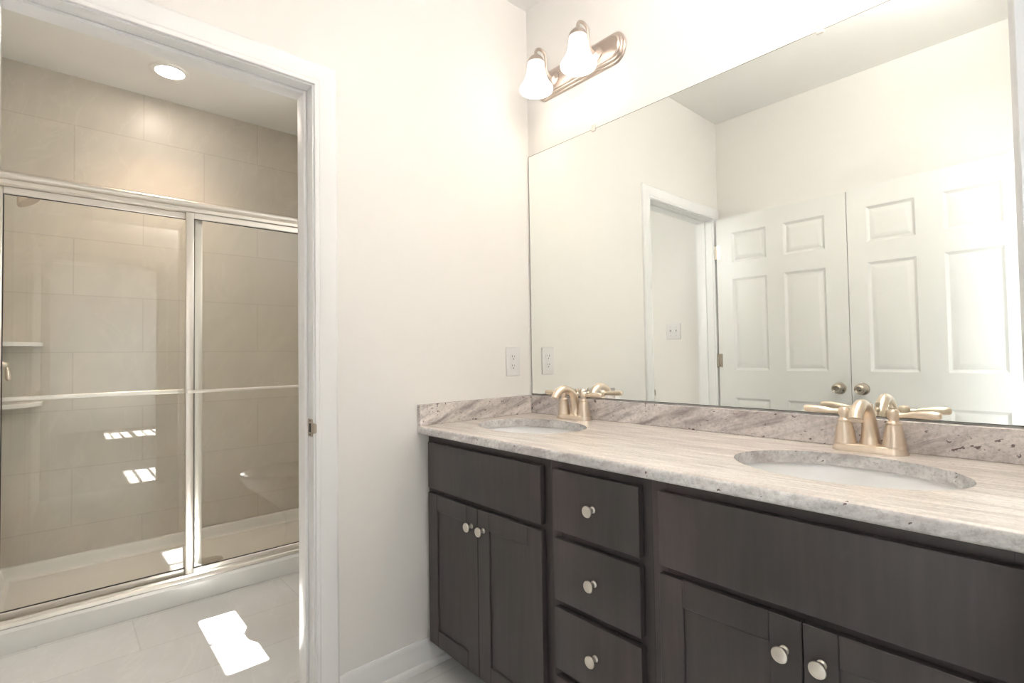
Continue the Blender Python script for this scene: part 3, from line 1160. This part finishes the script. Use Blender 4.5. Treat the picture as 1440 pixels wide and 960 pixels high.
# fixed frame of the bypass doors
XG = -1.195
fr = thing('shower_door_frame', (XG, -1.0, 0.095), 'brushed nickel shower door frame, header and track on the white curb', 'shower frame')
mb = MB()
hd = [(XG - 0.030, 1.815), (XG + 0.026, 1.815), (XG + 0.030, 1.818), (XG + 0.030, 1.832), (XG + 0.025, 1.836)]
for i in range(9):
    a = R(-60 + 150 * i / 8)
    hd.append((XG + 0.008 + 0.022 * math.cos(a), 1.853 + 0.017 * math.sin(a)))
hd += [(XG - 0.010, 1.870), (XG - 0.030, 1.866)]
mb.prism(hd, 'y', Y0 + 0.012, Y1 - 0.001)
mb.build('header', M['frame'], fr)
mb = MB()
mb.prism([(XG - 0.034, 0.0952), (XG + 0.036, 0.0952), (XG + 0.036, 0.099), (XG + 0.031, 0.110), (XG + 0.027, 0.1125), (XG + 0.0265, 0.1225), (XG + 0.0245, 0.1225), (XG + 0.0245, 0.110), (XG + 0.002, 0.108), (XG + 0.002, 0.1225), (XG - 0.002, 0.1225), (XG - 0.002, 0.108), (XG - 0.030, 0.108), (XG - 0.034, 0.104)], 'y', Y0 + 0.012, Y1 - 0.001)
mb.build('bottom_track', M['frame'], fr)
for ya, yb in ((Y0 + 0.0125, Y0 + 0.030), (Y1 - 0.019, Y1 - 0.0015)):
    mb = MB()
    mb.box(XG - 0.028, XG + 0.027, ya, yb, 0.1128, 1.8148, 0.002, 1)
    mb.build('wall_channel', M['frame'], fr)


def slide_door(name, x, ya, yb, label, bar_side, bar_y0, bar_y1, bar_w):
    root = thing(name, (x, (ya + yb) / 2, 0.1225), label, 'shower door', 'sliding shower doors')
    z0, z1 = 0.1130, 1.8145
    s = 0.033
    t = 0.009
    mb = MB()
    mb.box(x - t, x + t, ya, ya + s, z0, z1, 0.003, 2)
    mb.box(x - t, x + t, yb - s, yb, z0, z1, 0.003, 2)
    mb.build('stile', M['frame'], root)
    mb = MB()
    mb.box(x - t, x + t, ya + s, yb - s, 1.786, z1, 0.002, 1)
    mb.box(x - t, x + t, ya + s, yb - s, z0, 0.143, 0.002, 1)
    mb.build('rail', M['frame'], root)
    mb = MB()
    mb.box(x - 0.004, x + 0.004, ya + s - 0.001, yb - s + 0.001, 1.7835, 1.7865)
    mb.box(x - 0.004, x + 0.004, ya + s - 0.001, yb - s + 0.001, 0.1425, 0.1455)
    mb.box(x - 0.004, x + 0.004, ya + s - 0.001, ya + s + 0.003, 0.1455, 1.7835)
    mb.box(x - 0.004, x + 0.004, yb - s - 0.003, yb - s + 0.001, 0.1455, 1.7835)
    mb.build('gasket', M['gasket'], root)
    mb = MB()
    mb.box(x - 0.0025, x + 0.0025, ya + s - 0.0005, yb - s + 0.0005, 0.1430, 1.7860)
    mb.build('glass_pane', M['glass'], root, 0)
    zb = 0.968
    xo = x + bar_side * 0.034
    mb = MB()
    mb.prism(rounded_rect(xo - 0.005, xo + 0.005, zb - bar_w, zb + bar_w, 0.0045, 4), 'y', bar_y0, bar_y1)
    tb = mb.build('towel_bar', M['frame'], root)
    mb = MB()
    for yy in (bar_y0 + 0.012, bar_y1 - 0.012):
        mb.lathe([(0.010, 0), (0.010, 0.004), (0.006, 0.006), (0.006, 0.024)], (x + bar_side * t, yy, zb), (bar_side, 0, 0), 18)
    mb.build('bar_post', M['frame'], tb)
    return root


slide_door('sliding_glass_door', XG + 0.0135, -1.112, Y1 - 0.02, 'sliding glass shower panel on the right, in front, beside the door casing', 1, -1.110, Y1 - 0.022, 0.007)
slide_door('sliding_glass_door', XG - 0.0135, Y0 + 0.031, -1.040, 'wider sliding glass shower panel on the left, with the full towel bar', -1, Y0 + 0.033, -1.043, 0.010)

# shower head, valve, corner shelves
sh = thing('wall_shower', (-1.60, YS + 0.012, 1.93), 'nickel shower head and arm high on the left tiled wall', 'shower head')
mb = MB()
yw = YS + 0.012
mb.tube([(-1.60, yw + 0.002, 1.935), (-1.60, yw + 0.03, 1.937), (-1.60, yw + 0.055, 1.932), (-1.60, yw + 0.072, 1.919), (-1.60, yw + 0.078, 1.908)], 0.0095, 14)
mb.build('shower_arm', M['nickel'], sh)
mb = MB()
mb.lathe([(0.032, 0.0005), (0.032, 0.003), (0.024, 0.009), (0.012, 0.012)], (-1.60, yw, 1.935), (0, 1, 0), 24)
mb.build('flange', M['nickel'], sh)
mb = MB()
hd_axis = Vector((0.1, 0.55, -0.83))
mb.lathe([(0.011, -0.006), (0.013, 0.002), (0.013, 0.010), (0.010, 0.013), (0.016, 0.020), (0.027, 0.034), (0.037, 0.050), (0.043, 0.060), (0.0445, 0.066), (0.0425, 0.069), (0.036, 0.0685), (0, 0.0675)], (-1.60, yw + 0.078, 1.908), hd_axis, 28)
mb.build('head', M['nickel'], sh)

vl = thing('shower_valve', (-1.60, yw, 1.10), 'nickel shower valve with a lever handle on the left tiled wall', 'shower valve')
mb = MB()
mb.lathe([(0.080, 0.0005), (0.080, 0.003), (0.072, 0.007), (0.025, 0.010), (0.020, 0.014)], (-1.60, yw, 1.105), (0, 1, 0), 36)
mb.build('escutcheon', M['nickel'], vl)
mb = MB()
mb.lathe([(0.017, 0.012), (0.016, 0.034), (0.012, 0.044), (0.012, 0.052), (0.006, 0.056), (0.0, 0.057)], (-1.60, yw, 1.105), (0, 1, 0), 24)
hd_ = mb.build('handle', M['nickel'], vl)
mb = MB()
L = [(0, 0.0068), (0.012, 0.0062), (0.020, 0.0066), (0.035, 0.0090), (0.055, 0.0105), (0.066, 0.0090), (0.071, 0.004), (0.072, 0.001)]
mb.tube([(-1.60 + 0.12 * u, yw + 0.047 + 0.10 * u, 1.105 - u) for u, r_ in L], [r_ for u, r_ in L], 16)
mb.build('lever', M['nickel'], hd_)

for zz, lab in ((1.215, 'upper white quarter-round corner shelf in the shower'), (0.915, 'lower white quarter-round corner shelf in the shower')):
    cs = thing('corner_shelf', (-1.95, yw, zz), lab, 'shelf', 'shower corner shelves')
    pts = [(-1.9498, yw + 0.0002)]
    for i in range(15):
        a = R(90 * i / 14)
        pts.append((-1.9498 + 0.165 * math.cos(a), yw + 0.0002 + 0.165 * math.sin(a)))
    mb = MB()
    mb.prism(pts, 'z', zz - 0.020, zz)
    bm = mb.bm
    mb.build('shelf_slab', M['acrylic'], cs)

# recessed light over the shower
rl = thing('recessed_light', (-1.574, -1.123, H), 'round lit recessed ceiling light over the shower', 'recessed light')
mb = MB()
mb.lathe([(0.092, -0.0005), (0.092, -0.003), (0.086, -0.006), (0.066, -0.005), (0.066, -0.0005)], (-1.574, -1.123, H), (0, 0, 1), 44, cap0=False, cap1=False)
mb.build('trim_ring', M['ceiling'], rl)
mb = MB()
mb.lathe([(0.0655, -0.0008), (0.0655, -0.0030), (0.045, -0.0045), (0, -0.005)], (-1.574, -1.123, H), (0, 0, 1), 40)
mb.build('lens', M['can'], rl)
sd = bpy.data.lights.new('recessed_bulb', 'SPOT')
sd.energy = 11
sd.color = (1.0, 0.72, 0.50)
sd.spot_size = R(112)
sd.spot_blend = 1.0
sd.shadow_soft_size = 0.05
so = bpy.data.objects.new('recessed_bulb', sd)
COL.objects.link(so)
so.parent = rl
so.location = (0, 0, -0.012)

# ------------------------------------------------------------------ toilet (seen reflected in the shower glass)
tx = -0.655
to = thing('toilet', (tx, -0.4, 0), 'white toilet reflected in the right-hand shower glass, sunlit at its front rim', 'toilet')


def egg(hw, yb_, yf, z, n=36):
    """egg outline: back at yb_, rounded front at yf"""
    pts = []
    ym = yb_ + (yf - yb_) * 0.48
    for i in range(n):
        a = 2 * PI * i / n
        s, c = math.sin(a), math.cos(a)
        if s >= 0:
            y = ym + (yb_ - ym) * abs(s) ** 0.7
        else:
            y = ym + (yf - ym) * abs(s)
        pts.append((tx + hw * (abs(c) ** 0.9) * (1 if c >= 0 else -1), y, z))
    return pts


mb = MB()
mb.ring_loft([egg(0.105, -0.16, -0.50, 0.0005), egg(0.100, -0.17, -0.49, 0.05), egg(0.095, -0.17, -0.50, 0.13), egg(0.115, -0.16, -0.56, 0.22), egg(0.155, -0.17, -0.66, 0.31), egg(0.172, -0.19, -0.728, 0.365), egg(0.176, -0.19, -0.738, 0.392), egg(0.180, -0.195, -0.740, 0.398)])
mb.build('bowl', M['porcelain'], to)
mb = MB()
mb.ring_loft([egg(0.177, -0.21, -0.745, 0.399), egg(0.182, -0.205, -0.752, 0.404), egg(0.182, -0.205, -0.752, 0.414), egg(0.177, -0.21, -0.747, 0.418)])
mb.build('seat', M['porcelain'], to)
mb = MB()
mb.ring_loft([egg(0.175, -0.20, -0.745, 0.4185), egg(0.180, -0.195, -0.750, 0.423), egg(0.178, -0.195, -0.748, 0.432), egg(0.160, -0.22, -0.72, 0.438)])
mb.build('lid', M['porcelain'], to)
mb = MB()
mb.box(tx - 0.205, tx + 0.205, -0.205, -0.025, 0.40, 0.745, 0.025, 4)
mb.box(tx - 0.10, tx + 0.10, -0.22, -0.06, 0.30, 0.40, 0.02, 3)
mb.build('tank', M['porcelain'], to)
mb = MB()
mb.box(tx - 0.215, tx + 0.215, -0.212, -0.018, 0.745, 0.780, 0.012, 3)
mb.build('tank_lid', M['porcelain'], to)
mb = MB()
mb.tube([(tx - 0.15, -0.205, 0.70), (tx - 0.15, -0.222, 0.70), (tx - 0.11, -0.228, 0.697), (tx - 0.075, -0.228, 0.693)], 0.006, 10)
mb.build('flush_lever', M['frame'], to)
